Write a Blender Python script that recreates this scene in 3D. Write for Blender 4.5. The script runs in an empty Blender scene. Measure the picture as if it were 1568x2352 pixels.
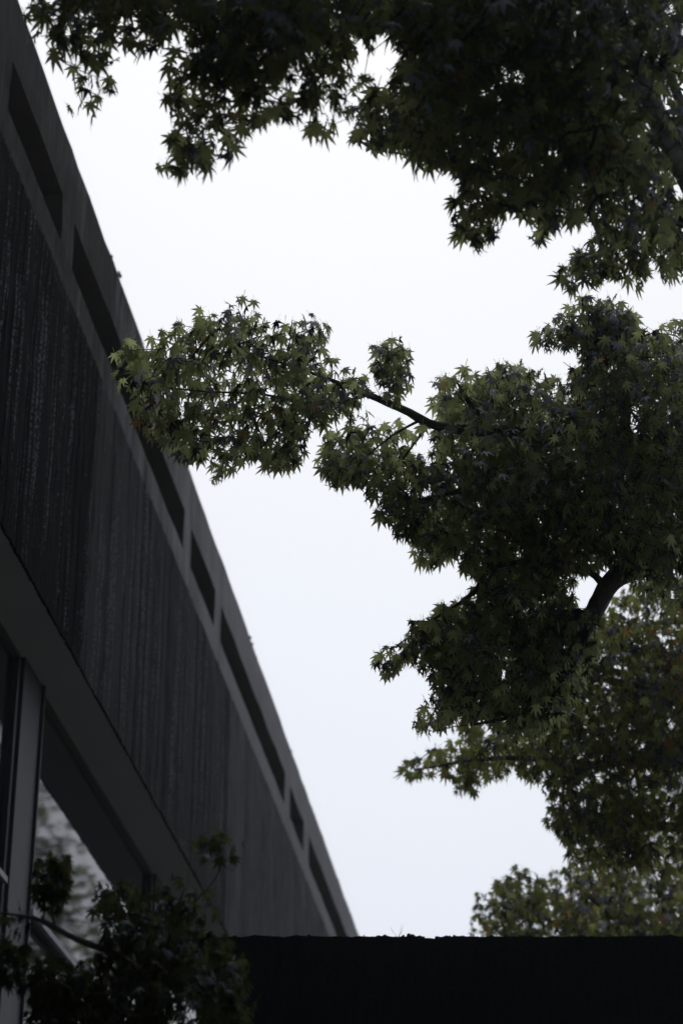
import bpy, math, random
import numpy as np
from mathutils import Vector, noise as mnoise
random.seed(7)
RG = np.random.default_rng(7)
scene = bpy.context.scene
C = scene.collection

# ------------------------------------------------------------------ camera
PITCH = math.radians(27.149)
FPX = 5000.0                    # focal length for a picture 1568 x 2352
EYE = Vector((0, 0, 1.6))
cam_data = bpy.data.cameras.new('camera')
cam = bpy.data.objects.new('camera', cam_data)
C.objects.link(cam)
cam.location = EYE
cam.rotation_euler = (math.pi/2 + PITCH, 0, 0)
cam_data.sensor_fit = 'VERTICAL'
cam_data.sensor_height = 36.0
cam_data.lens = FPX/2352*36.0
cam_data.clip_start = 0.1
cam_data.clip_end = 3000
cam_data.dof.use_dof = True
cam_data.dof.focus_distance = 10.8
cam_data.dof.aperture_fstop = 2.6
scene.camera = cam

# ------------------------------------------------------------------ sky and sun
SUN_EL, SUN_AZ = math.radians(58), math.radians(2)      # azimuth clockwise from +Y
world = bpy.data.worlds.new('World')
scene.world = world
world.use_nodes = True
wt = world.node_tree
wt.nodes.clear()
def wn(t, **k):
    n = wt.nodes.new(t)
    for a, b in k.items(): setattr(n, a, b)
    return n
out = wn('ShaderNodeOutputWorld')
add = wn('ShaderNodeAddShader')
bg1 = wn('ShaderNodeBackground'); bg1.inputs['Strength'].default_value = 0.05
sky = wn('ShaderNodeTexSky', sky_type='NISHITA', sun_disc=False, sun_elevation=SUN_EL, sun_rotation=SUN_AZ,
         air_density=1.0, dust_density=1.0)
wt.links.new(sky.outputs[0], bg1.inputs['Color'])
# overcast cloud layer: brightest round the hidden sun, dimmer behind the viewer and low down
tc = wn('ShaderNodeTexCoord')
dot = wn('ShaderNodeVectorMath', operation='DOT_PRODUCT')
glow = Vector((math.sin(math.radians(2))*math.cos(math.radians(40)), math.cos(math.radians(2))*math.cos(math.radians(40)), math.sin(math.radians(40))))
dot.inputs[1].default_value = glow
wt.links.new(tc.outputs['Generated'], dot.inputs[0])
ramp = wn('ShaderNodeValToRGB')
e = ramp.color_ramp.elements
e[0].position = 0.0; e[0].color = (0.012, 0.013, 0.016, 1)
e[1].position = 1.0; e[1].color = (1.14, 1.13, 1.09, 1)
for p, c in ((0.45, (0.020, 0.022, 0.026)), (0.70, (0.13, 0.137, 0.15)), (0.86, (0.60, 0.61, 0.65)), (0.93, (0.85, 0.82, 0.86)), (0.97, (1.02, 1.01, 1.01))):
    q = e.new(p); q.color = (*c, 1)
mr = wn('ShaderNodeMapRange'); mr.inputs['From Min'].default_value = -1
wt.links.new(dot.outputs['Value'], mr.inputs['Value'])
wt.links.new(mr.outputs[0], ramp.inputs[0])
# faint cloud structure
cn = wn('ShaderNodeTexNoise'); cn.inputs['Scale'].default_value = 2.2; cn.inputs['Detail'].default_value = 4
cm = wn('ShaderNodeMapRange'); cm.inputs['To Min'].default_value = 0.96; cm.inputs['To Max'].default_value = 1.04
wt.links.new(tc.outputs['Generated'], cn.inputs['Vector']); wt.links.new(cn.outputs[0], cm.inputs['Value'])
bg2 = wn('ShaderNodeBackground')
wt.links.new(ramp.outputs[0], bg2.inputs['Color']); wt.links.new(cm.outputs[0], bg2.inputs['Strength'])
wt.links.new(bg1.outputs[0], add.inputs[0]); wt.links.new(bg2.outputs[0], add.inputs[1])
wt.links.new(add.outputs[0], out.inputs['Surface'])

sd = bpy.data.lights.new('sun', 'SUN'); sd.energy = 0.5; sd.angle = math.radians(25); sd.color = (1.0, 0.97, 0.93)
sun = bpy.data.objects.new('sun', sd); C.objects.link(sun)
sun.rotation_euler = (math.pi/2 - SUN_EL, 0, math.pi - SUN_AZ)

scene.view_settings.view_transform = 'Standard'
scene.view_settings.look = 'None'
scene.view_settings.exposure = -0.5
scene.view_settings.gamma = 1.0
scene.render.engine = 'CYCLES'
scene.cycles.max_bounces = 6
scene.cycles.transmission_bounces = 5

# ------------------------------------------------------------------ helpers
cp, sp = math.cos(PITCH), math.sin(PITCH)
def at(px, py, dist):
    """world point on the line of sight of a photo point, dist metres away"""
    rx, ry = px - 784, 1176 - py
    v = Vector((rx, -ry*sp + FPX*cp, ry*cp + FPX*sp)).normalized()
    return EYE + v*dist
def seen(P):
    """world points (n,3) -> photo coordinates (used to shape crowns)"""
    Q = P - np.array(EYE)
    fwd = Q[:, 1]*cp + Q[:, 2]*sp
    up = -Q[:, 1]*sp + Q[:, 2]*cp
    return 784 + FPX*Q[:, 0]/fwd, 1176 - FPX*up/fwd

def tag(o, label=None, cat=None, group=None, kind=None):
    if label: o['label'] = label
    if cat: o['category'] = cat
    if group: o['group'] = group
    if kind: o['kind'] = kind
    return o
def empty(name, loc=(0, 0, 0), rz=0.0):
    o = bpy.data.objects.new(name, None); C.objects.link(o)
    o.location = loc; o.rotation_euler = (0, 0, rz); o.empty_display_size = 0.3
    return o
def mesh_obj(name, V, Fc, mat, parent=None, smooth=False):
    me = bpy.data.meshes.new(name)
    me.from_pydata([tuple(v) for v in V], [], Fc)
    me.update()
    if smooth: me.shade_smooth()
    me.materials.append(mat)
    o = bpy.data.objects.new(name, me); C.objects.link(o)
    if parent: o.parent = parent
    return o
class MB:
    def __init__(s): s.V = []; s.F = []
    def quad(s, a, b, c, d):
        n = len(s.V); s.V += [a, b, c, d]; s.F.append((n, n+1, n+2, n+3))
    def box(s, x0, x1, y0, y1, z0, z1):
        n = len(s.V)
        s.V += [(x0,y0,z0),(x1,y0,z0),(x1,y1,z0),(x0,y1,z0),(x0,y0,z1),(x1,y0,z1),(x1,y1,z1),(x0,y1,z1)]
        s.F += [tuple(n+i for i in f) for f in ((0,3,2,1),(4,5,6,7),(0,1,5,4),(1,2,6,5),(2,3,7,6),(3,0,4,7))]
    def tube(s, pts, rads, sides=6):
        prev = None
        ref = Vector((0.3, 0.2, 0.93))
        for i, p in enumerate(pts):
            p = Vector(p)
            d = (Vector(pts[min(i+1, len(pts)-1)]) - Vector(pts[max(i-1, 0)]))
            if d.length < 1e-6: d = Vector((0, 0, 1))
            d.normalize()
            a = d.cross(ref)
            if a.length < .05: a = d.cross(Vector((1, 0, 0)))
            a.normalize(); b = d.cross(a)
            n = len(s.V)
            for k in range(sides):
                t = 2*math.pi*k/sides
                s.V.append(tuple(p + (a*math.cos(t) + b*math.sin(t))*rads[i]))
            if prev is not None:
                for k in range(sides):
                    k2 = (k+1) % sides
                    s.F.append((prev+k, prev+k2, n+k2, n+k))
            prev = n
    def blob(s, c, r, sides=7, rings=4, jit=.25):
        n = len(s.V)
        for i in range(rings+1):
            ph = math.pi*i/rings
            for k in range(sides):
                t = 2*math.pi*k/sides
                q = 1 + random.uniform(-jit, jit)
                s.V.append((c[0]+r[0]*q*math.sin(ph)*math.cos(t), c[1]+r[1]*q*math.sin(ph)*math.sin(t), c[2]+r[2]*q*math.cos(ph)))
        for i in range(rings):
            for k in range(sides):
                k2 = (k+1) % sides
                s.F.append((n+i*sides+k, n+(i+1)*sides+k, n+(i+1)*sides+k2, n+i*sides+k2))
    def build(s, name, mat, parent=None, smooth=False):
        return mesh_obj(name, s.V, s.F, mat, parent, smooth)

# ------------------------------------------------------------------ materials
def newmat(name):
    m = bpy.data.materials.new(name); m.use_nodes = True
    nt = m.node_tree; b = nt.nodes['Principled BSDF']
    return m, nt, b
def N(nt, t, **k):
    n = nt.nodes.new(t)
    for a, v in k.items(): setattr(n, a, v)
    return n
def ramp_node(nt, stops):
    r = N(nt, 'ShaderNodeValToRGB')
    el = r.color_ramp.elements
    el[0].position, el[0].color = stops[0][0], (*stops[0][1], 1)
    el[1].position, el[1].color = stops[-1][0], (*stops[-1][1], 1)
    for p, c in stops[1:-1]:
        q = el.new(p); q.color = (*c, 1)
    return r
def concrete(name, lo, hi, streak=.6, rough=(.35, .75), bump=.4, grain=60, spec=.3, hair=0.0):
    m, nt, b = newmat(name); L = nt.links.new
    b.inputs['Specular IOR Level'].default_value = spec
    tc = N(nt, 'ShaderNodeTexCoord')
    mp = N(nt, 'ShaderNodeMapping'); mp.inputs['Scale'].default_value = (32, 32, .8)
    L(tc.outputs['Object'], mp.inputs['Vector'])
    st = N(nt, 'ShaderNodeTexNoise'); st.inputs['Scale'].default_value = 1.6; st.inputs['Detail'].default_value = 6
    L(mp.outputs[0], st.inputs['Vector'])
    bl = N(nt, 'ShaderNodeTexNoise'); bl.inputs['Scale'].default_value = .55; bl.inputs['Detail'].default_value = 7; bl.inputs['Roughness'].default_value = .65
    L(tc.outputs['Object'], bl.inputs['Vector'])
    gr = N(nt, 'ShaderNodeTexNoise'); gr.inputs['Scale'].default_value = grain; gr.inputs['Detail'].default_value = 3
    L(tc.outputs['Object'], gr.inputs['Vector'])
    mx = N(nt, 'ShaderNodeMix'); mx.data_type = 'FLOAT'; mx.inputs[0].default_value = streak
    L(bl.outputs[0], mx.inputs[2]); L(st.outputs[0], mx.inputs[3])
    mx2 = N(nt, 'ShaderNodeMix'); mx2.data_type = 'FLOAT'; mx2.inputs[0].default_value = .3
    L(mx.outputs[0], mx2.inputs[2]); L(gr.outputs[0], mx2.inputs[3])
    r = ramp_node(nt, [(.33, lo), (.5, tuple((a+c)/2 for a, c in zip(lo, hi))), (.68, hi)])
    L(mx2.outputs[0], r.inputs[0])
    L(r.outputs[0], b.inputs['Base Color'])
    rr = N(nt, 'ShaderNodeMapRange'); rr.inputs['From Min'].default_value = .35; rr.inputs['From Max'].default_value = .65
    rr.inputs['To Min'].default_value = rough[0]; rr.inputs['To Max'].default_value = rough[1]
    L(st.outputs[0], rr.inputs['Value']); L(rr.outputs[0], b.inputs['Roughness'])
    if hair:
        # hair-thin water runs between the cast ribs, their highlights painted pale, broken into beads
        mh = N(nt, 'ShaderNodeMapping'); mh.inputs['Scale'].default_value = (26, 4, .35); L(tc.outputs['Object'], mh.inputs['Vector'])
        hn = N(nt, 'ShaderNodeTexNoise'); hn.inputs['Scale'].default_value = 1.0; hn.inputs['Detail'].default_value = 2; L(mh.outputs[0], hn.inputs['Vector'])
        hb = N(nt, 'ShaderNodeTexNoise'); hb.inputs['Scale'].default_value = 40; hb.inputs['Detail'].default_value = 2; L(tc.outputs['Object'], hb.inputs['Vector'])
        h1 = N(nt, 'ShaderNodeMapRange'); h1.inputs['From Min'].default_value = .585; h1.inputs['From Max'].default_value = .64; L(hn.outputs[0], h1.inputs['Value'])
        h2 = N(nt, 'ShaderNodeMapRange'); h2.inputs['From Min'].default_value = .48; h2.inputs['From Max'].default_value = .60; L(hb.outputs[0], h2.inputs['Value'])
        hm = N(nt, 'ShaderNodeMath', operation='MULTIPLY'); L(h1.outputs[0], hm.inputs[0]); L(h2.outputs[0], hm.inputs[1])
        # small pits: isolated pale specks all over
        vs = N(nt, 'ShaderNodeTexVoronoi'); vs.inputs['Scale'].default_value = 9; L(tc.outputs['Object'], vs.inputs['Vector'])
        v0 = N(nt, 'ShaderNodeMapRange'); v0.inputs['From Min'].default_value = .14; v0.inputs['From Max'].default_value = .06; L(vs.outputs['Distance'], v0.inputs['Value'])
        vc = N(nt, 'ShaderNodeSeparateColor'); L(vs.outputs['Color'], vc.inputs[0])
        vg = N(nt, 'ShaderNodeMath', operation='GREATER_THAN'); vg.inputs[1].default_value = .82; L(vc.outputs[0], vg.inputs[0])
        v1 = N(nt, 'ShaderNodeMath', operation='MULTIPLY'); L(v0.outputs[0], v1.inputs[0]); L(vg.outputs[0], v1.inputs[1])
        h3 = N(nt, 'ShaderNodeMath', operation='MAXIMUM'); L(hm.outputs[0], h3.inputs[0]); L(v1.outputs[0], h3.inputs[1])
        h4 = N(nt, 'ShaderNodeMath', operation='MULTIPLY'); h4.inputs[1].default_value = hair; L(h3.outputs[0], h4.inputs[0])
        hx = N(nt, 'ShaderNodeMix'); hx.data_type = 'RGBA'; L(h4.outputs[0], hx.inputs[0]); L(r.outputs[0], hx.inputs[6]); hx.inputs[7].default_value = (.20, .215, .24, 1)
        L(hx.outputs[2], b.inputs['Base Color'])
        hs = N(nt, 'ShaderNodeMapRange'); hs.inputs['To Min'].default_value = spec; hs.inputs['To Max'].default_value = .5; L(h4.outputs[0], hs.inputs['Value'])
        L(hs.outputs[0], b.inputs['Specular IOR Level'])
    bp = N(nt, 'ShaderNodeBump'); bp.inputs['Strength'].default_value = bump; bp.inputs['Distance'].default_value = .02
    L(mx2.outputs[0], bp.inputs['Height']); L(bp.outputs[0], b.inputs['Normal'])
    return m
M = {}
M['band'] = concrete('wet_pale_concrete', (.078, .081, .086), (.20, .20, .20), streak=.38, rough=(.5, .85), spec=.22)
def near_shade(m, s_end, width, dark):
    # shade painted into the near end of the parapet, with ragged vertical runs
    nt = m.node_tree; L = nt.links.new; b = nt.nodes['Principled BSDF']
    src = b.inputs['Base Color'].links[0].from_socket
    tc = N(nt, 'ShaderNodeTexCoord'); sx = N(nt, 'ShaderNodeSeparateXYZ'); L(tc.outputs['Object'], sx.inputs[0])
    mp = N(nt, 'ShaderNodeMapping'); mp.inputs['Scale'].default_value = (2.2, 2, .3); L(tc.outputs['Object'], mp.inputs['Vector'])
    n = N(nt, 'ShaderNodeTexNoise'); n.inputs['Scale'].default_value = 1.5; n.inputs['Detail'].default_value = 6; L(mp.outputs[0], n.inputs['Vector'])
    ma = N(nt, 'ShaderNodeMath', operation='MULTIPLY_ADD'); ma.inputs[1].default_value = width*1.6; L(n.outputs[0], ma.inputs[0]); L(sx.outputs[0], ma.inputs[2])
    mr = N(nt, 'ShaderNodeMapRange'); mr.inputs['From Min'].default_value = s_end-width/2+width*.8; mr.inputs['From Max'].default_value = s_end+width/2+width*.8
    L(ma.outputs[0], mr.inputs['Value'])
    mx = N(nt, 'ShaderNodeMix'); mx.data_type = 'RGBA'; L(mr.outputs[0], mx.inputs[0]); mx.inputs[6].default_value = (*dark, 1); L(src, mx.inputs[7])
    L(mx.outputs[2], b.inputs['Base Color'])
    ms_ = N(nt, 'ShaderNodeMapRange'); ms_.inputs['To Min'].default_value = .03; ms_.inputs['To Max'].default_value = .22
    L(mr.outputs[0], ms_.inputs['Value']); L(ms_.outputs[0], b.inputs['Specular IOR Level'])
near_shade(M['band'], 20.0, 7.0, (.007, .0075, .006))
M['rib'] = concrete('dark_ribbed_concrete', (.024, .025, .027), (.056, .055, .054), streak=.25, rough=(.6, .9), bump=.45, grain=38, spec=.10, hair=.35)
M['rib_shade'] = concrete('shade_darkened_ribbed_concrete', (.002, .0022, .0026), (.008, .008, .009), streak=.35, rough=(.8, .95), bump=.6, grain=38, spec=.02, hair=.8)  # deep shade of the nearest panels put into the concrete colour
M['rib_mid'] = concrete('half_shade_ribbed_concrete', (.008, .009, .010), (.030, .029, .029), streak=.3, rough=(.7, .9), bump=.5, grain=38, spec=.05, hair=.6)  # weaker shade put into the colour, one panel farther on
M['soffit'] = concrete('soffit_concrete', (.24, .24, .24), (.32, .32, .315), streak=.1, rough=(.6, .8), bump=.2)
M['slot'] = concrete('slot_concrete', (.014, .014, .013), (.05, .05, .045), streak=.3, rough=(.7, .9), spec=.1)
M['wall'] = concrete('black_wet_wall', (.010, .011, .010), (.030, .030, .027), streak=.5, rough=(.55, .9), bump=.5, spec=.1)
def simple(name, col, rough=.5, metal=0.0, vary=.25, scale=8):
    m, nt, b = newmat(name); L = nt.links.new
    tc = N(nt, 'ShaderNodeTexCoord'); n = N(nt, 'ShaderNodeTexNoise'); n.inputs['Scale'].default_value = scale; n.inputs['Detail'].default_value = 5
    L(tc.outputs['Object'], n.inputs['Vector'])
    r = ramp_node(nt, [(.3, tuple(c*(1-vary) for c in col)), (.7, tuple(c*(1+vary) for c in col))])
    L(n.outputs[0], r.inputs[0]); L(r.outputs[0], b.inputs['Base Color'])
    b.inputs['Roughness'].default_value = rough; b.inputs['Metallic'].default_value = metal
    return m
M['frame'] = simple('dark_window_metal', (.030, .031, .034), .6, 0)
M['trim'] = simple('pale_window_metal', (.22, .23, .25), .5, .5)
M['moss'] = simple('dark_moss', (.022, .032, .012), .95, 0, .5, 30)
M['ground'] = simple('pale_gravel', (.24, .235, .22), .9, 0, .4, 1.5)
m, nt, b = newmat('dark_glass')
b.inputs['Base Color'].default_value = (.012, .014, .016, 1); b.inputs['Roughness'].default_value = .035
b.inputs['IOR'].default_value = 1.55
tcg = N(nt, 'ShaderNodeTexCoord'); ng = N(nt, 'ShaderNodeTexNoise'); ng.inputs['Scale'].default_value = .6
nt.links.new(tcg.outputs['Object'], ng.inputs['Vector'])
bpg = N(nt, 'ShaderNodeBump'); bpg.inputs['Strength'].default_value = .15; bpg.inputs['Distance'].default_value = .01
nt.links.new(ng.outputs[0], bpg.inputs['Height']); nt.links.new(bpg.outputs[0], b.inputs['Normal'])
M['glass'] = m

def bark(name, lo, hi):
    m, nt, b = newmat(name); L = nt.links.new
    tc = N(nt, 'ShaderNodeTexCoord')
    n = N(nt, 'ShaderNodeTexNoise'); n.inputs['Scale'].default_value = 14; n.inputs['Detail'].default_value = 8; n.inputs['Roughness'].default_value = .7
    v = N(nt, 'ShaderNodeTexVoronoi'); v.inputs['Scale'].default_value = 45
    L(tc.outputs['Object'], n.inputs['Vector']); L(tc.outputs['Object'], v.inputs['Vector'])
    r = ramp_node(nt, [(.35, lo), (.65, hi)]); L(n.outputs[0], r.inputs[0]); L(r.outputs[0], b.inputs['Base Color'])
    b.inputs['Roughness'].default_value = .7
    bp = N(nt, 'ShaderNodeBump'); bp.inputs['Strength'].default_value = .8; bp.inputs['Distance'].default_value = .006
    mx = N(nt, 'ShaderNodeMath', operation='ADD'); L(n.outputs[0], mx.inputs[0]); L(v.outputs['Distance'], mx.inputs[1])
    L(mx.outputs[0], bp.inputs['Height']); L(bp.outputs[0], b.inputs['Normal'])
    return m
M['bark'] = bark('wet_dark_bark', (.018, .016, .013), (.07, .062, .05))
M['bark_grey'] = bark('lichened_grey_bark', (.10, .10, .10), (.42, .42, .41))

def leafmat(name, green, trans, warm, gl=.15):
    m, nt, b = newmat(name); L = nt.links.new
    nt.nodes.remove(b)
    o = nt.nodes['Material Output']
    at_ = N(nt, 'ShaderNodeAttribute'); at_.attribute_name = 'tone'
    def three(c, wc):
        r = ramp_node(nt, [(0, tuple(x*.55 for x in c)), (.45, c), (.86, tuple(min(1, x*1.5) for x in c)), (1, wc)])
        L(at_.outputs['Fac'], r.inputs[0]); return r
    cg = three(green, warm); ct = three(trans, tuple(x*1.3 for x in warm))
    d = N(nt, 'ShaderNodeBsdfDiffuse'); L(cg.outputs[0], d.inputs['Color'])
    t = N(nt, 'ShaderNodeBsdfTranslucent'); L(ct.outputs[0], t.inputs['Color'])
    g = N(nt, 'ShaderNodeBsdfGlossy'); g.inputs['Roughness'].default_value = .42; g.inputs['Color'].default_value = (gl, gl*1.06, gl*1.12, 1)
    a = N(nt, 'ShaderNodeMixShader'); a.inputs[0].default_value = .65
    L(d.outputs[0], a.inputs[1]); L(t.outputs[0], a.inputs[2])
    fr = N(nt, 'ShaderNodeFresnel'); fr.inputs['IOR'].default_value = 1.35
    a2 = N(nt, 'ShaderNodeMixShader'); L(fr.outputs[0], a2.inputs[0]); L(a.outputs[0], a2.inputs[1]); L(g.outputs[0], a2.inputs[2])
    L(a2.outputs[0], o.inputs['Surface'])
    return m
M['leaf_near'] = leafmat('maple_leaf_dark', (.020, .032, .009), (.38, .42, .18), (.22, .13, .05))
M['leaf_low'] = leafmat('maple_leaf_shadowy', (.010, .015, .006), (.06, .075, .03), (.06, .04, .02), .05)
M['leaf_mid'] = leafmat('maple_leaf_green', (.022, .038, .009), (.48, .54, .24), (.20, .11, .035), .12)
M['leaf_far'] = leafmat('maple_leaf_olive', (.030, .042, .012), (.30, .33, .10), (.30, .15, .05), .07)

# ------------------------------------------------------------------ ground
g = MB()
n = 24
for i in range(n):
    for j in range(n):
        x0, x1 = -130+260*i/n, -130+260*(i+1)/n; y0, y1 = -110+260*j/n, -110+260*(j+1)/n
        g.quad((x0, y0, 0), (x1, y0, 0), (x1, y1, 0), (x0, y1, 0))
tag(g.build('ground', M['ground']), kind='structure')

# ------------------------------------------------------------------ building (local x along the facade, y into it, z up)
HEAD = math.radians(6.296)
D = 4.0
BO = Vector((-math.cos(HEAD)*D, math.sin(HEAD)*D, 0))
bld = empty('concrete_building', BO, math.pi/2 - HEAD)
tag(bld, 'long dark grey wet concrete building on the left with slotted parapet', 'building')
S0, S1 = -6.0, 66.0
ZR, ZT, ZB, ZJ, ZS = 13.0, 12.41, 11.94, 11.57, 8.70
slots = [(1.0, 6.4), (7.0, 12.55), (13.05, 14.83), (15.26, 20.72), (21.17, 22.78), (23.22, 28.93), (29.50, 31.03), (31.69, 37.3), (37.9, 39.4), (40.0, 45.6), (46.2, 47.7), (48.3, 53.9), (54.5, 56.0), (56.6, 62.2)]
def wob(x, z, k=.012):
    return k*mnoise.noise(Vector((x*1.7, z*3.1, 5.0)))
# parapet with openings: front skin split in cells
par = MB()
xs = [S0, S1] + [v for s in slots for v in s]
x = S0
while x < S1: xs.append(x); x += .35
xs = sorted(set(round(v, 4) for v in xs))
zs = [ZJ, 11.75, ZB, 12.1, 12.26, ZT, 12.6, 12.8, ZR]
DEP = .42
def inslot(xm, zm):
    return ZB < zm < ZT and any(a < xm < c for a, c in slots)
def edge_top(x): return .014*mnoise.noise(Vector((x*4.1, 0, 2))) + .01*mnoise.noise(Vector((x*15, 3, 2)))
def fv(x, z):
    zz = z + (edge_top(x) if z == ZR else .5*edge_top(x+3*z) if z in (ZT, ZB) else 0)
    return (x, wob(x, z), zz)
for i in range(len(xs)-1):
    for k in range(len(zs)-1):
        a, c, u, v = xs[i], xs[i+1], zs[k], zs[k+1]
        if not inslot((a+c)/2, (u+v)/2):
            par.quad(fv(a, u), fv(c, u), fv(c, v), fv(a, v))
for i in range(len(xs)-1):          # top of the parapet
    a, c = xs[i], xs[i+1]
    par.quad(fv(a, ZR), fv(c, ZR), (c, .45, ZR), (a, .45, ZR))
par.quad((S0, .45, ZJ), (S0, .45, ZR), (S1, .45, ZR), (S1, .45, ZJ))
par.quad((S0, 0, ZJ), (S0, .45, ZJ), (S0, .45, ZR), (S0, 0, ZR))
par.quad((S1, 0, ZJ), (S1, .45, ZJ), (S1, .45, ZR), (S1, 0, ZR))
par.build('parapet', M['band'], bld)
for a, c in slots:
    r = MB()
    seg = [v for v in xs if a <= v <= c]
    for i in range(len(seg)-1):
        p, q = seg[i], seg[i+1]
        r.quad(fv(p, ZT), fv(q, ZT), (q, DEP, ZT), (p, DEP, ZT))      # head
        r.quad(fv(p, ZB), fv(q, ZB), (q, DEP, ZB), (p, DEP, ZB))      # sill
    r.quad((a, DEP, ZB), (c, DEP, ZB), (c, DEP, ZT), (a, DEP, ZT))
    for e_ in (a, c):
        r.quad(fv(e_, ZB), (e_, DEP, ZB), (e_, DEP, ZT), fv(e_, ZT))
    r.build('slot_opening', M['slot'], bld)
# ribbed fascia panels, cast in vertical lines, separated by open joints
joints = [S0, 2.0, 9.2, 16.33, 23.9, 31.3, 38.7, 46.1, 53.5, S1]
for jx in range(len(joints)-1):
    a, c = joints[jx]+.012, joints[jx+1]-.012
    f = MB()
    cols = []
    x = a
    while x < c:
        pitch = random.uniform(.045, .11)
        h = random.choice((.001, .002, .003, .006))
        cols += [(x, 0), (x+pitch*.30, h), (x+pitch*.62, h*.9)]
        x += pitch
    cols = [q for q in cols if q[0] < c] + [(c, 0)]
    rows = [ZS + (ZJ-ZS)*t for t in np.linspace(0, 1, 22)]
    idx = {}
    for ci, (xx, h) in enumerate(cols):
        for ri, zz in enumerate(rows):
            hh = h*(.6+.8*random.random()) if h else 0
            yy = -.022 - hh + .8*wob(xx, zz) + random.uniform(-.0015, .0015)
            zj = zz + (edge_top(xx*1.3)*.9 + random.uniform(-.006, .006) if ri in (0, len(rows)-1) else 0)
            idx[ci, ri] = len(f.V); f.V.append((xx, yy, zj))
    for ci in range(len(cols)-1):
        for ri in range(len(rows)-1):
            f.F.append((idx[ci, ri], idx[ci+1, ri], idx[ci+1, ri+1], idx[ci, ri+1]))
        for ri, yb in ((0, .0), (len(rows)-1, .10)):       # bottom and top returns
            p, q = f.V[idx[ci, ri]], f.V[idx[ci+1, ri]]
            f.quad(p, q, (q[0], yb, q[2]), (p[0], yb, p[2]))
    for xx, ci in ((a, 0), (c, len(cols)-1)):
        f.quad((xx, f.V[idx[ci, 0]][1], ZS), (xx, .10, ZS), (xx, .10, ZJ), (xx, f.V[idx[ci, 0]][1], ZJ))
    f.build('fascia_panel', M['rib_shade'] if c < 17 else M['rib_mid'] if c < 24 else M['rib'], bld)  # near panels get the colours with shade painted in
bk = MB(); bk.box(S0, S1, .103, .30, ZS+.205, ZJ-.003); bk.build('fascia_backing', M['soffit'], bld)
# soffit
sf = MB()
xx = S0
while xx < S1-.01:
    sf.box(xx+.0, min(xx+8, S1), .002, 1.2, ZS-.0, ZS+.2); xx += 8
sf.build('soffit', M['soffit'], bld)
# drip lip behind fascia

# window wall below the soffit
GY = .46
wm = [-5.5, -.5, 5.2, 10.8, 16.40, 22.2, 30, 36, 42, 48, 54, 60, 65.5]
for i in range(len(wm)-1):
    a, c = wm[i]+.36, wm[i+1]-.36
    w = MB()
    for z0, z1 in ((6.76, 6.82), (3.9, 4.0), (.25, .35), (ZS-.035, ZS-.002)):
        w.box(a, c, GY-.05, GY+.03, z0, z1)
    for x0 in (a, c-.06): w.box(x0, x0+.06, GY-.053, GY+.033, .35, ZS-.037)
    wf = w.build('window', M['frame'], bld)
    gl = MB()
    for z0, z1 in ((.352, 3.898), (4.002, 6.758), (6.822, ZS-.037)):
        gl.box(a+.06, c-.06, GY-.004, GY+.012, z0, z1)
    gl.build('pane', M['glass'], wf)
    tr = MB(); tr.box(a+.06, c-.06, GY-.09, GY-.052, 6.75, 6.80); tr.build('transom_rail', M['trim'], wf)
for x0 in wm:
    c_ = MB(); c_.box(x0-.33, x0+.33, GY-.08, GY+.25, .0, ZS-.003)
    c_.box(x0+.27, x0+.30, GY-.105, GY-.082, .0, ZS-.003)
    c_.build('pier', M['frame'], bld)
# roof slab and side/back walls give the block its body
rb = MB(); rb.box(S0, S1, .46, 12, 12.2, 12.5); rb.build('roof', M['slot'], bld)
rb = MB(); rb.box(S0, S1, 12.01, 12.3, 0, 12.7); rb.box(S0, S0+.3, 1.25, 12, 0, 12.19); rb.box(S1-.3, S1, 1.25, 12, 0, 12.19)
rb.box(S0+.31, S1-.31, 1.22, 1.4, 8.0, 12.19); rb.build('rear_wall', M['slot'], bld)
ms = MB()
for k in range(60):
    x = random.uniform(12, 60); r = random.uniform(.006, .022)
    ms.blob((x, random.uniform(-.0, .03), ZR+.006), (r*1.6, r, r))
for q in ((17.0, .022), (16.97, .02), (16.93, .016)):
    ms.blob((q[0], -.02, ZR+.0), (q[1]*1.3, q[1]*.8, q[1]*.7))
tag(ms.build('roof_moss', M['moss'], bld), kind='stuff')

# ------------------------------------------------------------------ black garden wall in the foreground
WY = 9.0
wl = empty('garden_wall', (2.6, WY, 0))
tag(wl, 'black damp concrete wall with mossy top across the bottom', 'wall')
ztop = 4.20
X0, X1 = -3.18, 6.0
wb = MB()
cx = np.linspace(X0, X1, 400)
def wt_(x): return ztop + .012*mnoise.noise(Vector((x*2, 1, 1))) + .012*mnoise.noise(Vector((x*11, 1, 1))) - .016*(x < -2.3)*0
rowz = [0, 1, 2, 3, 3.7, None]
for i in range(len(cx)-1):
    for k in range(5):
        def P(x, zz): return (x, .0 + .01*mnoise.noise(Vector((x*2, (zz or 4.2)*2, 0))), wt_(x) if zz is None else zz)
        wb.quad(P(cx[i], rowz[k]), P(cx[i+1], rowz[k]), P(cx[i+1], rowz[k+1]), P(cx[i], rowz[k+1]))
    p, q = P(cx[i], None), P(cx[i+1], None)
    wb.quad(p, q, (q[0], .35, q[2]), (p[0], .35, p[2]))
wb.quad((X0, 0, 0), (X0, .35, 0), (X0, .35, ztop), (X0, 0, ztop)); wb.quad((X1, 0, 0), (X1, .35, 0), (X1, .35, ztop), (X1, 0, ztop))
wb.quad((X0, .35, 0), (X1, .35, 0), (X1, .35, ztop), (X0, .35, ztop))
wb.build('wall_body', M['wall'], wl)
ms = MB()
for k in range(900):
    x = random.uniform(X0, X1); r = random.choice((.002, .003, .004, .007)) * random.uniform(.6, 1.3)
    ms.blob((x, random.uniform(.0, .05), wt_(x)+.002), (r*1.8, r, r*.9), 6, 3)
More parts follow.
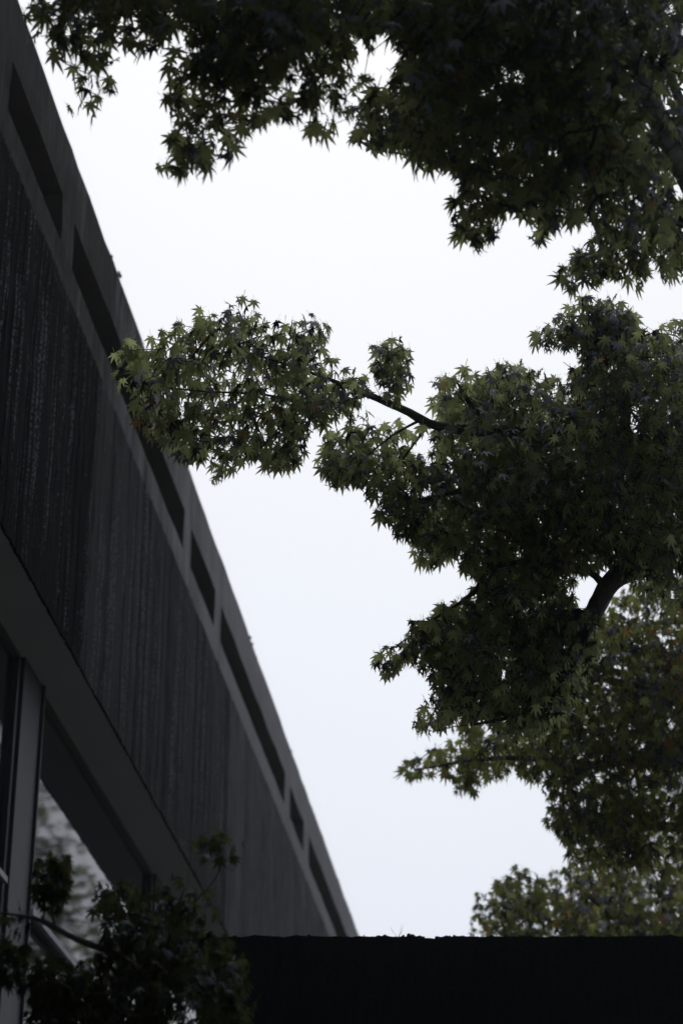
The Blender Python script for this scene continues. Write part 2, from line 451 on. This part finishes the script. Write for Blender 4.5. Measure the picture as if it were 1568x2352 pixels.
for px_, hh in ((938, .02), (1047, .018), (975, .010), (1200, .010), (870, .009)):
    x = (px_-784)/5100*9.3 - 2.6
    for q in range(22):
        g_ = random.gauss(0, .03)
        ms.blob((x+g_, .02, wt_(x+g_)+random.uniform(-.2, .7)*hh*max(0, 1-abs(g_)/.06)), (.007, .009, .005), 6, 3)
for q in (1, 4, 4.6):
    x = (915-784)/5100*9.3 - 2.6
    ms.tube([(x, .02, ztop), (x+.01*q-.03, .02, ztop+.025), (x+.016*q-.05, .02, ztop+.045+.003*q)], [.001, .0009, .0005], 3)
tag(ms.build('moss', M['moss'], wl), kind='stuff')

# ------------------------------------------------------------------ maples
def leaf_template():
    """seven pointed lobes round a petiole joint; x across, y towards the tip, z normal"""
    ang = [0, 36, -36, 74, -74, 116, -116]
    ln = [1.0, .90, .90, .68, .68, .36, .36]
    order = sorted(range(7), key=lambda i: ang[i])
    V = [(0, 0, 0)]; Fc = []
    A = [ang[i] for i in order]; Ls = [ln[i] for i in order]
    sin_a = [-150] + [(A[i]+A[i+1])/2 for i in range(6)] + [150]
    sin_r = [.08] + [.36*min(Ls[i], Ls[i+1])+.07 for i in range(6)] + [.08]
    def pt(a, r):
        a = math.radians(a)
        return (r*math.sin(a), r*math.cos(a), -.30*r*r)
    s_idx = []
    for a, r in zip(sin_a, sin_r):
        s_idx.append(len(V)); V.append(pt(a, r))
    for i in range(7):
        w = 13.0/ (Ls[i]**.3)
        k = len(V)
        V += [pt(A[i]-w, Ls[i]*.52), pt(A[i]-w*.33, Ls[i]*.80), pt(A[i], Ls[i]*1.04), pt(A[i]+w*.33, Ls[i]*.80), pt(A[i]+w, Ls[i]*.52)]
        Fc.append((0, s_idx[i], k, k+1, k+2, k+3, k+4, s_idx[i+1]))
    # petiole: a thin strip
    k = len(V)
    V += [(-.012, 0, .005), (.012, 0, .005), (.010, -.62, .10), (-.010, -.62, .10)]
    Fc.append((k, k+1, k+2, k+3))
    return np.array(V, float), Fc
LV, LF = leaf_template()
def leaf_mesh(name, P, A, Nn, S, mat, parent, warm=.04):
    """P centres, A axes, Nn normals, S sizes"""
    n = len(P); m = len(LV)
    X = np.cross(A, Nn)
    cz = RG.uniform(.3, 1.9, (n, 1))                       # droop of the lobes differs leaf to leaf
    asp = RG.uniform(.82, 1.1, (n, 1))
    V = (P[:, None, :] + S[:, None, None]*(X[:, None, :]*LV[None, :, 0, None]*asp[:, :, None] + A[:, None, :]*LV[None, :, 1, None]
         + Nn[:, None, :]*(LV[None, :, 2, None]*cz[:, :, None] + RG.normal(0, .022, (n, m, 1)))))
    V = V.reshape(-1, 3)
    lens = np.array([len(f) for f in LF]); flat = np.concatenate([np.array(f) for f in LF])
    loops = (flat[None, :] + (np.arange(n)*m)[:, None]).ravel()
    tot = np.tile(lens, n)
    me = bpy.data.meshes.new(name)
    me.vertices.add(len(V)); me.vertices.foreach_set('co', V.ravel())
    me.loops.add(len(loops)); me.loops.foreach_set('vertex_index', loops.astype(np.int32))
    me.polygons.add(len(tot))
    st = np.concatenate(([0], np.cumsum(tot)[:-1]))
    me.polygons.foreach_set('loop_start', st.astype(np.int32))
    me.polygons.foreach_set('loop_total', tot.astype(np.int32))
    at_ = me.attributes.new('tone', 'FLOAT', 'POINT')
    # tone: smooth patches + per leaf
    base = np.array([mnoise.noise(Vector(p)*1.1) for p in P])*.55 + .42 + RG.normal(0, .15, n)
    base = np.clip(base, 0, .84)
    wr = np.array([mnoise.noise(Vector(p)*.8 + Vector((9, 3, 1))) for p in P])
    w = (RG.random(n) < warm*(1 + 6*(wr > .28)))
    base[w] = RG.uniform(.9, 1, w.sum())
    at_.data.foreach_set('value', np.repeat(base, m).astype(np.float32))
    me.update(calc_edges=True); me.validate()
    me.materials.append(mat)
    o = bpy.data.objects.new(name, me); C.objects.link(o); o.parent = parent
    return o
def inpoly(x, y, poly):
    x = np.asarray(x); y = np.asarray(y); r = np.zeros(x.shape, bool)
    j = len(poly)-1
    for i in range(len(poly)):
        xi, yi = poly[i]; xj, yj = poly[j]
        c = ((yi > y) != (yj > y)) & (x < (xj-xi)*(y-yi)/(yj-yi+1e-9)+xi)
        r ^= c; j = i
    return r
def edge_dist(x, y, poly):
    x = np.asarray(x); y = np.asarray(y); d = np.full(x.shape, 1e9)
    for i in range(len(poly)):
        ax, ay = poly[i-1]; bx, by = poly[i]
        vx, vy = bx-ax, by-ay; L2 = vx*vx+vy*vy+1e-9
        t = np.clip(((x-ax)*vx+(y-ay)*vy)/L2, 0, 1)
        d = np.minimum(d, np.hypot(x-ax-t*vx, y-ay-t*vy))
    return d
def smooth_line(pts):
    """catmull-rom through (x,y,z,r)"""
    P = [np.array(p, float) for p in pts]
    P = [2*P[0]-P[1]] + P + [2*P[-1]-P[-2]]
    o = []
    for i in range(1, len(P)-2):
        L = np.linalg.norm(P[i+1][:3]-P[i][:3]); k = max(2, int(L/.12))
        for t in np.arange(k)/k:
            o.append(.5*((2*P[i]) + (-P[i-1]+P[i+1])*t + (2*P[i-1]-5*P[i]+4*P[i+1]-P[i+2])*t*t + (-P[i-1]+3*P[i]-3*P[i+1]+P[i+2])*t**3))
    o.append(P[-2])
    return o
def maple(label, base, limbs, masses, mat, barkmat, size, warm=.04, holes=(), twig=.0035, thin=(), clear=()):
    """limbs: photo polylines (px,py,dist,radius) or ('w',x,y,z,r); masses: (polygon, dist0, dist1, nodes per m3-ish count, leaves per node, gap)"""
    root = empty('maple_tree', base)
    tag(root, label, 'tree')
    B = np.array(base)
    tr = MB(); nodes = []; nrad = []
    for li in limbs:
        pts = []
        for q in li:
            if q[0] == 'w': pts.append((q[1], q[2], q[3], q[4]))
            else:
                p = at(q[0], q[1], q[2]); pts.append((p.x, p.y, p.z, q[3]))
        sm = smooth_line(pts)
        jit = [np.array([.25*s[3]*mnoise.noise(Vector((s[0]*5, s[1]*5, s[2]*5+k*7))) for k in range(3)]) for s in sm]
        tr.tube([tuple(s[:3]+j-B) for s, j in zip(sm, jit)], [s[3]*(1+.25*mnoise.noise(Vector(s[:3])*9)) for s in sm], 9)
        for s in sm: nodes.append(s[:3]); nrad.append(s[3])
    tr.build('trunk', barkmat, root, True)
    limbn = len(nodes)
    # twig nodes
    T = []; LN = []; LP = []
    for (poly, d0, d1, cnt, lpn, gap) in masses:
        px = [p[0] for p in poly]; py = [p[1] for p in poly]
        got = 0; tries = 0
        while got < cnt and tries < 60:
            tries += 1
            k = cnt*3
            x = RG.uniform(min(px), max(px), k); y = RG.uniform(min(py), max(py), k)
            d = RG.uniform(d0, d1, k)
            ok = inpoly(x, y, poly)
            ed = edge_dist(x, y, poly)
            # a crown is thin at its rim and deep in its middle
            dens = np.clip(.38 + ed/60, 0, 1)
            ok &= RG.random(k) < dens
            d = (d0+d1)/2 + (d-(d0+d1)/2)*np.clip(.35 + ed/120, 0, 1)
            for h in holes: ok &= ~inpoly(x, y, h)
            for i in np.nonzero(ok)[0]:
                if got >= cnt: break
                p = at(x[i], y[i], d[i])
                # foliage lies in flattened tiers with gaps between
                v = mnoise.noise(Vector((p.x*1.5, p.y*1.5, p.z*3.2)))
                if v < gap + RG.uniform(-.12, .12): continue
                T.append(np.array(p)); LN.append(lpn); LP.append(poly); got += 1
    T = np.array(T)
    base_n = np.array(nodes)
    dist0 = np.array([np.min(np.sum((base_n-t)**2, 1)) for t in T])
    order = np.argsort(dist0)
    allp = np.zeros((limbn+len(T), 3)); allp[:limbn] = base_n
    path = np.zeros(limbn+len(T)); par_ = -np.ones(limbn+len(T), int)
    cnt_ = limbn; idxmap = {}
    lr = np.array(nrad)
    for o_ in order:
        t = T[o_]
        dd = np.sqrt(np.sum((allp[:cnt_]-t)**2, 1))
        cost = dd + .22*path[:cnt_]
        j = int(np.argmin(cost))
        allp[cnt_] = t; par_[cnt_] = j; path[cnt_] = path[j] + dd[j]; idxmap[cnt_] = o_
        cnt_ += 1
    w = np.zeros(cnt_)
    for i in range(cnt_-1, limbn-1, -1):
        w[i] += 1; w[par_[i]] += w[i]
    tw = MB()
    Pp = []; Ax = []
    for i in range(limbn, cnt_):
        j = par_[i]; a, c = allp[j], allp[i]
        L = np.linalg.norm(c-a)
        rj = twig*.5*(max(w[i], 1)**.42)
        if j < limbn: rj = min(rj, lr[j]*.7)
        # a gently sagging twig
        mid = (a+c)/2 + np.array([0, 0, .06*L]) + RG.normal(0, .05*L, 3)
        tw.tube([tuple(a-B), tuple(mid-B), tuple(c-B)], [rj, rj*.85, rj*.7], 4)
        # leaves along the outer part and round the tip, only inside the mass' own outline
        dirn = (c-a)/(L+1e-6)
        nl = LN[idxmap[i]]
        for q in range(nl):
            t = 1 - .7*RG.random()**1.5
            pos = a*(1-t)+c*t + RG.normal(0, 1, 3)*np.array([.055, .055, .038])*(size/.05)
            az = math.atan2(dirn[1], dirn[0]) + RG.normal(0, 1.0)
            th = math.radians(RG.uniform(25, 88))
            Pp.append(pos); Ax.append((math.cos(az)*math.cos(th), math.sin(az)*math.cos(th), -math.sin(th)))
            LNK.append(idxmap[i])
    Pp = np.array(Pp); Ax = np.array(Ax)
    sx, sy = seen(Pp + Ax*size*.5)
    keep = np.zeros(len(Pp), bool)
    for (poly, *_r) in masses: keep |= inpoly(sx, sy, poly)
    for h in holes: keep &= ~inpoly(sx, sy, h)
    LNK.clear()
    for (poly, kp) in thin: keep &= ~(inpoly(sx, sy, poly) & (RG.random(len(sx)) > kp))
    dst = np.linalg.norm(Pp - np.array(EYE), axis=1)
    for (poly, dd) in clear: keep &= ~(inpoly(sx, sy, poly) & (dst < dd))
    Pp = Pp[keep]; Ax = Ax[keep]
    up = np.array([0, 0, 1.0])
    Nn = up - Ax*(Ax@up)[:, None]; Nn /= np.linalg.norm(Nn, axis=1)[:, None]
    X = np.cross(Ax, Nn); ph = RG.normal(0, .6, len(Ax))[:, None]
    Nn = Nn*np.cos(ph) + X*np.sin(ph)
    S = size*np.clip(RG.normal(.93, .2, len(Pp)), .45, 1.3)
    tw.build('twigs', M['bark'], root, True)
    leaf_mesh('crown', Pp-B, Ax, Nn, S, mat, root, warm)
    print(label, len(Pp), 'leaves', len(T), 'twigs')
    return root
LNK = []
# --- the near maple whose crown fills the top
A_ = [(60,20),(62,90),(95,110),(110,185),(150,172),(182,215),(163,268),(215,292),(242,245),(266,192),(245,150),(272,105),(330,135),(352,125),(412,60),(385,-40),(60,-40)]
B_ = [(430,60),(432,90),(372,165),(382,205),(368,240),(395,280),(395,320),(333,345),(335,400),(345,440),(400,412),(455,422),(490,400),(550,358),(556,312),(600,292),(640,272),(702,318),(745,325),(780,292),(792,230),(862,186),(850,100),(885,90),(930,100),(960,-40),(430,-40)]
C_ = [(915,95),(918,165),(870,212),(800,222),(788,270),(828,282),(793,335),(850,355),(885,345),(932,352),(962,402),(1000,388),(1040,402),(1052,440),(1110,470),(1150,500),(1200,512),(1240,562),(1282,520),(1345,512),(1420,560),(1640,560),(1700,-60),(900,-60)]
D_ = [(1030,475),(1048,515),(1040,560),(1085,568),(1112,597),(1142,562),(1150,495),(1100,450),(1050,445)]
E_ = [(1262,640),(1298,692),(1342,668),(1405,652),(1470,677),(1505,655),(1568,645),(1720,650),(1720,520),(1400,520),(1345,560),(1305,600)]
maple('large maple with near black dense foliage filling the top of the view', (3.0, 6.6, 0),
  [[('w',3.0,6.6,0,.13),('w',2.55,6.9,2.6,.10),(1660,560,9.0,.062),(1568,385,9.0,.050),(1519,295,9.0,.043),(1484,215,9.0,.037),(1454,125,9.0,.033),(1419,30,9.0,.030),(1370,-120,8.9,.026),(1250,-300,8.8,.02)],
   [(1484,215,9.0,.030),(1380,190,8.8,.024),(1230,160,8.5,.022),(1050,110,8.3,.018),(900,60,8.2,.015),(720,30,8.2,.012),(520,10,8.3,.010),(300,0,8.4,.008),(140,20,8.4,.005)],
   [(1519,295,9.0,.028),(1420,370,8.9,.020),(1300,400,8.8,.015),(1150,380,8.7,.011),(1020,330,8.6,.007)],
   [(720,30,8.2,.010),(640,110,8.1,.007),(520,200,8.1,.005),(430,320,8.1,.003)],
   [(1419,370,8.9,.012),(1350,480,9.0,.010),(1400,600,9.1,.007),(1330,640,9.1,.004)],
   [('w',2.1,7.0,4.0,.05),(1640,330,9.3,.030),(1560,235,9.3,.022),(1530,130,9.3,.018),(1500,-60,9.2,.012)],
   [(1370,-120,8.9,.022),(1100,-330,8.6,.018),(800,-500,8.6,.014),(300,-620,8.8,.010),(-300,-700,9.0,.008)]],
  [(A_,7.9,8.7,66,6,-.25),(B_,7.7,8.7,205,7,-.12),(C_,7.6,9.6,800,7,-.3),(D_,8.4,8.9,26,6,-.5),(E_,8.7,9.5,115,6,-.25),
   ([(250,-40),(330,60),(700,75),(1500,120),(1640,-100),(1300,-100),(250,-100)],7.6,9.0,220,7,-.4),
   ([(-100,-60),(1700,-60),(1900,-1100),(-1500,-1500),(-1900,-300)],7.5,10.5,1500,9,-.1)],  # unseen crown above the view, added to shade the near facade
  M['leaf_near'], M['bark_grey'], .066, .012, holes=[[(855,105),(875,92),(912,98),(915,165),(885,180),(860,160)]],
  thin=[([(1015,445),(1165,445),(1165,620),(1015,620)],.55),([(1500,0),(1700,0),(1700,260),(1540,250)],.4),([(1300,420),(1700,420),(1700,700),(1250,700)],.6),([(360,90),(800,90),(800,450),(300,450)],.75),([(0,60),(300,60),(300,320),(0,320)],.75)],
  clear=[([(1395,0),(1445,0),(1480,120),(1512,210),(1550,300),(1600,380),(1640,520),(1560,480),(1500,320),(1460,220),(1425,120)],9.15)])

# --- the middle maple with the limb reaching left
L1 = [(258,840),(290,785),(333,805),(350,760),(390,762),(393,718),(440,706),(480,742),(522,698),(578,688),(602,748),(640,748),(700,722),(758,732),(768,782),(742,822),(792,842),(845,882),(852,922),(800,962),(748,985),(716,1000),(692,1060),(660,1093),(605,1088),(600,1060),(550,1065),(508,1125),(468,1092),(480,1070),(420,1068),(335,1012),(285,960),(300,920),(262,880)]
L2 = [(858,800),(900,783),(948,800),(942,870),(945,908),(900,932),(858,900)]
L3 = [(800,945),(900,955),(1010,985),(1025,1050),(1010,1100),(960,1140),(1000,1190),(960,1290),(940,1240),(900,1238),(878,1203),(843,1190),(850,1150),(820,1112),(762,1124),(728,1072),(728,1030)]
L4 = [(985,935),(1000,870),(1052,843),(1110,866),(1132,842),(1200,828),(1238,862),(1290,886),(1325,850),(1335,800),(1400,740),(1450,722),(1482,772),(1568,740),(1700,740),(1700,1420),(1500,1380),(1430,1340),(1400,1300),(1330,1330),(1310,1400),(1310,1520),(1270,1600),(1200,1640),(1090,1660),(1035,1660),(1000,1692),(938,1692),(950,1640),(1000,1600),(985,1550),(1000,1510),(960,1470),(962,1430),(1012,1400),(1082,1380),(1095,1330),(1055,1318),(1060,1270),(990,1308),(950,1292),(945,1230),(990,1150),(1020,1000)]
L5 = [(1208,795),(1225,765),(1262,738),(1292,718),(1340,688),(1400,682),(1452,720),(1420,780),(1340,830),(1325,800),(1275,812),(1240,800)]
L6 = [(852,1535),(880,1480),(905,1500),(955,1430),(1000,1440),(1010,1500),(975,1555),(935,1520),(905,1545),(890,1578)]
maple('broad green maple with one bare limb reaching left before the sky', (3.6, 11.2, 0),
  [[('w',3.6,11.2,0,.19),('w',3.2,11.1,3.0,.15),(1730,1400,12.3,.12),(1640,1180,12.2,.095),(1600,1000,12.2,.07),(1560,860,12.2,.045),(1500,760,12.2,.02)],
   [(1640,1180,12.2,.075),(1530,1060,12.1,.062),(1400,1010,12.0,.052),(1250,1000,11.9,.043),(1130,992,11.7,.034),(1040,985,11.6,.027),(985,973,11.5,.024),(940,948,11.5,.022),(890,925,11.4,.019),(843,905,11.4,.017),(790,885,11.3,.012),(740,865,11.3,.010),(650,835,11.2,.007),(540,800,11.2,.004)],
   [(843,906,11.4,.010),(780,925,11.3,.009),(700,925,11.3,.008),(600,905,11.2,.006),(480,900,11.1,.005),(370,890,11.0,.003)],
   [(925,940,11.5,.007),(905,900,11.4,.005),(900,850,11.4,.004),(880,800,11.4,.002)],
   [(965,965,11.5,.008),(900,1000,11.4,.006),(840,1050,11.3,.004)],
   [(985,975,11.5,.009),(950,1020,11.5,.007),(900,1090,11.5,.005)],
   [(1640,1190,12.2,.08),(1540,1250,12.1,.075),(1450,1300,12.0,.070),(1392,1352,11.9,.052),(1350,1430,11.8,.045),(1318,1500,11.7,.03),(1290,1580,11.7,.018),(1200,1640,11.7,.014),(1080,1665,11.7,.006)],
   [(1392,1352,11.9,.022),(1330,1300,11.85,.018),(1200,1290,11.8,.015),(1120,1310,11.7,.012),(1090,1360,11.7,.012),(1000,1420,11.6,.007),(900,1490,11.6,.003)],
   [(1250,1000,11.9,.03),(1180,1080,11.7,.024),(1080,1120,11.6,.018),(960,1150,11.5,.010)],
   [(1400,1010,12.0,.03),(1330,930,11.9,.022),(1350,830,11.8,.014),(1380,740,11.8,.006)],
   [(1130,992,11.7,.02),(1080,930,11.6,.014),(1050,880,11.6,.006)],
   [(1450,1300,12.0,.04),(1380,1200,11.8,.03),(1250,1180,11.7,.02),(1100,1210,11.6,.01)]],
  [(L1,10.8,11.9,275,6,-.22),(L2,11.2,11.5,34,5,-.6),(L3,11.1,12.0,125,6,-.38),(L4,11.0,13.0,1750,7,-.25),(L5,11.5,12.0,75,5,-.4),(L6,11.4,11.7,40,5,-.5),([(1260,1400),(1400,1400),(1370,1500),(1330,1600),(1250,1690),(1120,1690)],11.1,12.3,120,7,-.5)],
  M['leaf_mid'], M['bark'], .066, .014, holes=[[(735,1000),(800,990),(790,940),(760,985)],[(930,1010),(985,1030),(990,1060),(935,1050)],[(1320,1330),(1395,1322),(1420,1365),(1350,1360),(1325,1385)]])

# --- the olive and rusty maple farther back, lower right
Q1 = [(1000,1640),(1040,1700),(960,1738),(912,1770),(925,1802),(1040,1790),(1048,1828),(1080,1838),(1105,1820),(1130,1802),(1200,1812),(1240,1798),(1262,1860),(1238,1890),(1282,1922),(1302,1992),(1400,2010),(1700,2020),(1700,1250),(1440,1350),(1380,1400),(1300,1440),(1290,1560),(1150,1600)]
maple('olive maple with rusty leaf patches behind, lower right', (4.7, 15.8, 0),
  [[('w',4.7,15.8,0,.22),('w',4.2,15.8,4,.17),(1760,1960,17,.13),(1650,1700,17,.10),(1600,1500,17,.06),(1560,1350,17,.03)],
   [(1650,1750,17,.06),(1500,1740,16.8,.045),(1340,1760,16.6,.035),(1200,1740,16.4,.022),(1060,1750,16.3,.012),(950,1770,16.3,.005)],
   [(1600,1560,17,.05),(1480,1580,16.8,.03),(1380,1560,16.7,.02),(1280,1600,16.6,.01)],
   [(1720,1880,17,.06),(1560,1900,16.9,.04),(1420,1890,16.8,.025),(1300,1880,16.7,.01)],
   [(1480,1580,16.8,.02),(1450,1480,16.8,.014),(1420,1420,16.8,.006)]],
  [(Q1,15.6,18.2,950,7,-.18)],
  M['leaf_far'], M['bark'], .078, .05, twig=.005)

# --- the rounded far maple above the wall
R1 = [(1083,2115),(1092,2062),(1150,2012),(1202,1992),(1290,1998),(1340,1965),(1450,1970),(1720,1985),(1720,2300),(1090,2300)]
maple('low rounded maple just above the black wall top, at right', (4.2, 19.8, 0),
  [[('w',4.2,19.8,0,.20),('w',3.6,19.8,4,.14),(1500,2200,20.6,.09),(1420,2110,20.6,.05),(1340,2050,20.6,.02)],
   [(1500,2200,20.6,.05),(1350,2150,20.5,.03),(1220,2100,20.4,.015),(1130,2080,20.4,.006)],
   [(1500,2200,20.6,.05),(1600,2100,20.5,.03),(1680,2040,20.4,.015)]],
  [(R1,19.2,22.0,480,7,-.3)],
  M['leaf_far'], M['bark'], .085, .05, twig=.006)

# --- tall maple far behind, mostly hidden, that the windows mirror
maple('tall pale maple far behind the olive one, seen through its gaps', (6.0, 39.5, 0),
  [[('w',6.0,39.5,0,.3),('w',5.6,39.5,6,.22),('w',5.4,39.3,10,.14),('w',5.2,39.2,14,.06)],
   [('w',5.6,39.5,7,.12),('w',4.2,39.0,10,.06),('w',3.6,38.8,13,.02)],
   [('w',5.5,39.5,8,.12),('w',7.2,39.4,11,.06),('w',8.4,39.2,14,.02)]],
  [([(1345,1660),(1400,1560),(1560,1500),(1900,1560),(2000,2300),(1250,2300),(1290,2060),(1330,1900)],38.5,43.0,620,7,-.2)],
  M['leaf_far'], M['bark'], .15, .05, twig=.012)

# --- added maple standing in for a ghosted repeat of the foliage, bottom left
U1 = [(76,1985),(100,1963),(160,1975),(157,2040),(150,2110),(100,2128),(74,2085)]
U2 = [(205,2085),(222,2042),(262,2022),(302,2030),(342,2028),(380,2008),(430,2012),(452,2040),(505,2062),(525,2095),(505,2120),(548,2150),(530,2185),(590,2215),(560,2250),(575,2290),(590,2320),(580,2420),(180,2420),(100,2420),(60,2352),(60,2310),(110,2290),(140,2240),(200,2215),(235,2180),(220,2130)]
U3 = [(-120,2030),(0,2050),(62,2102),(78,2128),(30,2170),(0,2172),(-120,2180)]
U4 = [(-60,2190),(30,2170),(80,2180),(190,2215),(200,2260),(140,2300),(60,2300),(0,2262),(-60,2260)]
U5 = [(425,1968),(440,1935),(480,1905),(520,1918),(552,1935),(560,1985),(545,2040),(520,2010),(490,1975),(450,1995)]
maple('small added maple with dark sprays, standing in for a ghosted repeat of the foliage, bottom left', (-.9, 6.4, 0),
  [[('w',-.9,6.4,0,.07),('w',-.85,6.6,1.6,.05),(330,2420,7.6,.032),(330,2300,7.6,.024),(300,2220,7.6,.018),(250,2185,7.6,.014),(200,2168,7.6,.012),(150,2145,7.6,.010),(105,2120,7.6,.009),(60,2105,7.6,.006),(-10,2095,7.6,.004)],
   [(128,2132,7.6,.005),(118,2080,7.6,.0035),(110,2000,7.6,.002)],
   [(330,2300,7.6,.018),(380,2200,7.6,.013),(400,2110,7.6,.008),(420,2050,7.6,.004)],
   [(400,2110,7.6,.005),(470,2050,7.6,.0025),(510,1985,7.6,.0018),(480,1935,7.6,.0012)],
   [(330,2330,7.6,.012),(240,2310,7.6,.008),(150,2260,7.6,.004),(60,2220,7.6,.002)],
   [(330,2330,7.6,.012),(430,2280,7.6,.008),(500,2220,7.6,.004)]],
  [(U1,7.5,7.8,36,5,-.6),(U2,7.2,8.2,320,7,-.15),(U3,7.5,7.8,20,5,-.6),(U4,7.4,7.8,55,5,-.45),(U5,7.5,7.7,16,3,-.6)],
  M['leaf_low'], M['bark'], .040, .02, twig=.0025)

# ------------------------------------------------------------------ thin rain mist
hz = MB(); hz.box(-132, 132, -112, 152, -1, 18.5)
hm_ = bpy.data.materials.new('rain_mist'); hm_.use_nodes = True
hn_ = hm_.node_tree; hn_.nodes.clear()
ho = hn_.nodes.new('ShaderNodeOutputMaterial'); hv = hn_.nodes.new('ShaderNodeVolumePrincipled')
hv.inputs['Color'].default_value = (.96, .97, 1, 1); hv.inputs['Density'].default_value = .0008; hv.inputs['Anisotropy'].default_value = .9
hn_.links.new(hv.outputs[0], ho.inputs['Volume'])
tag(hz.build('haze', hm_), kind='stuff')
scene.cycles.volume_bounces = 1
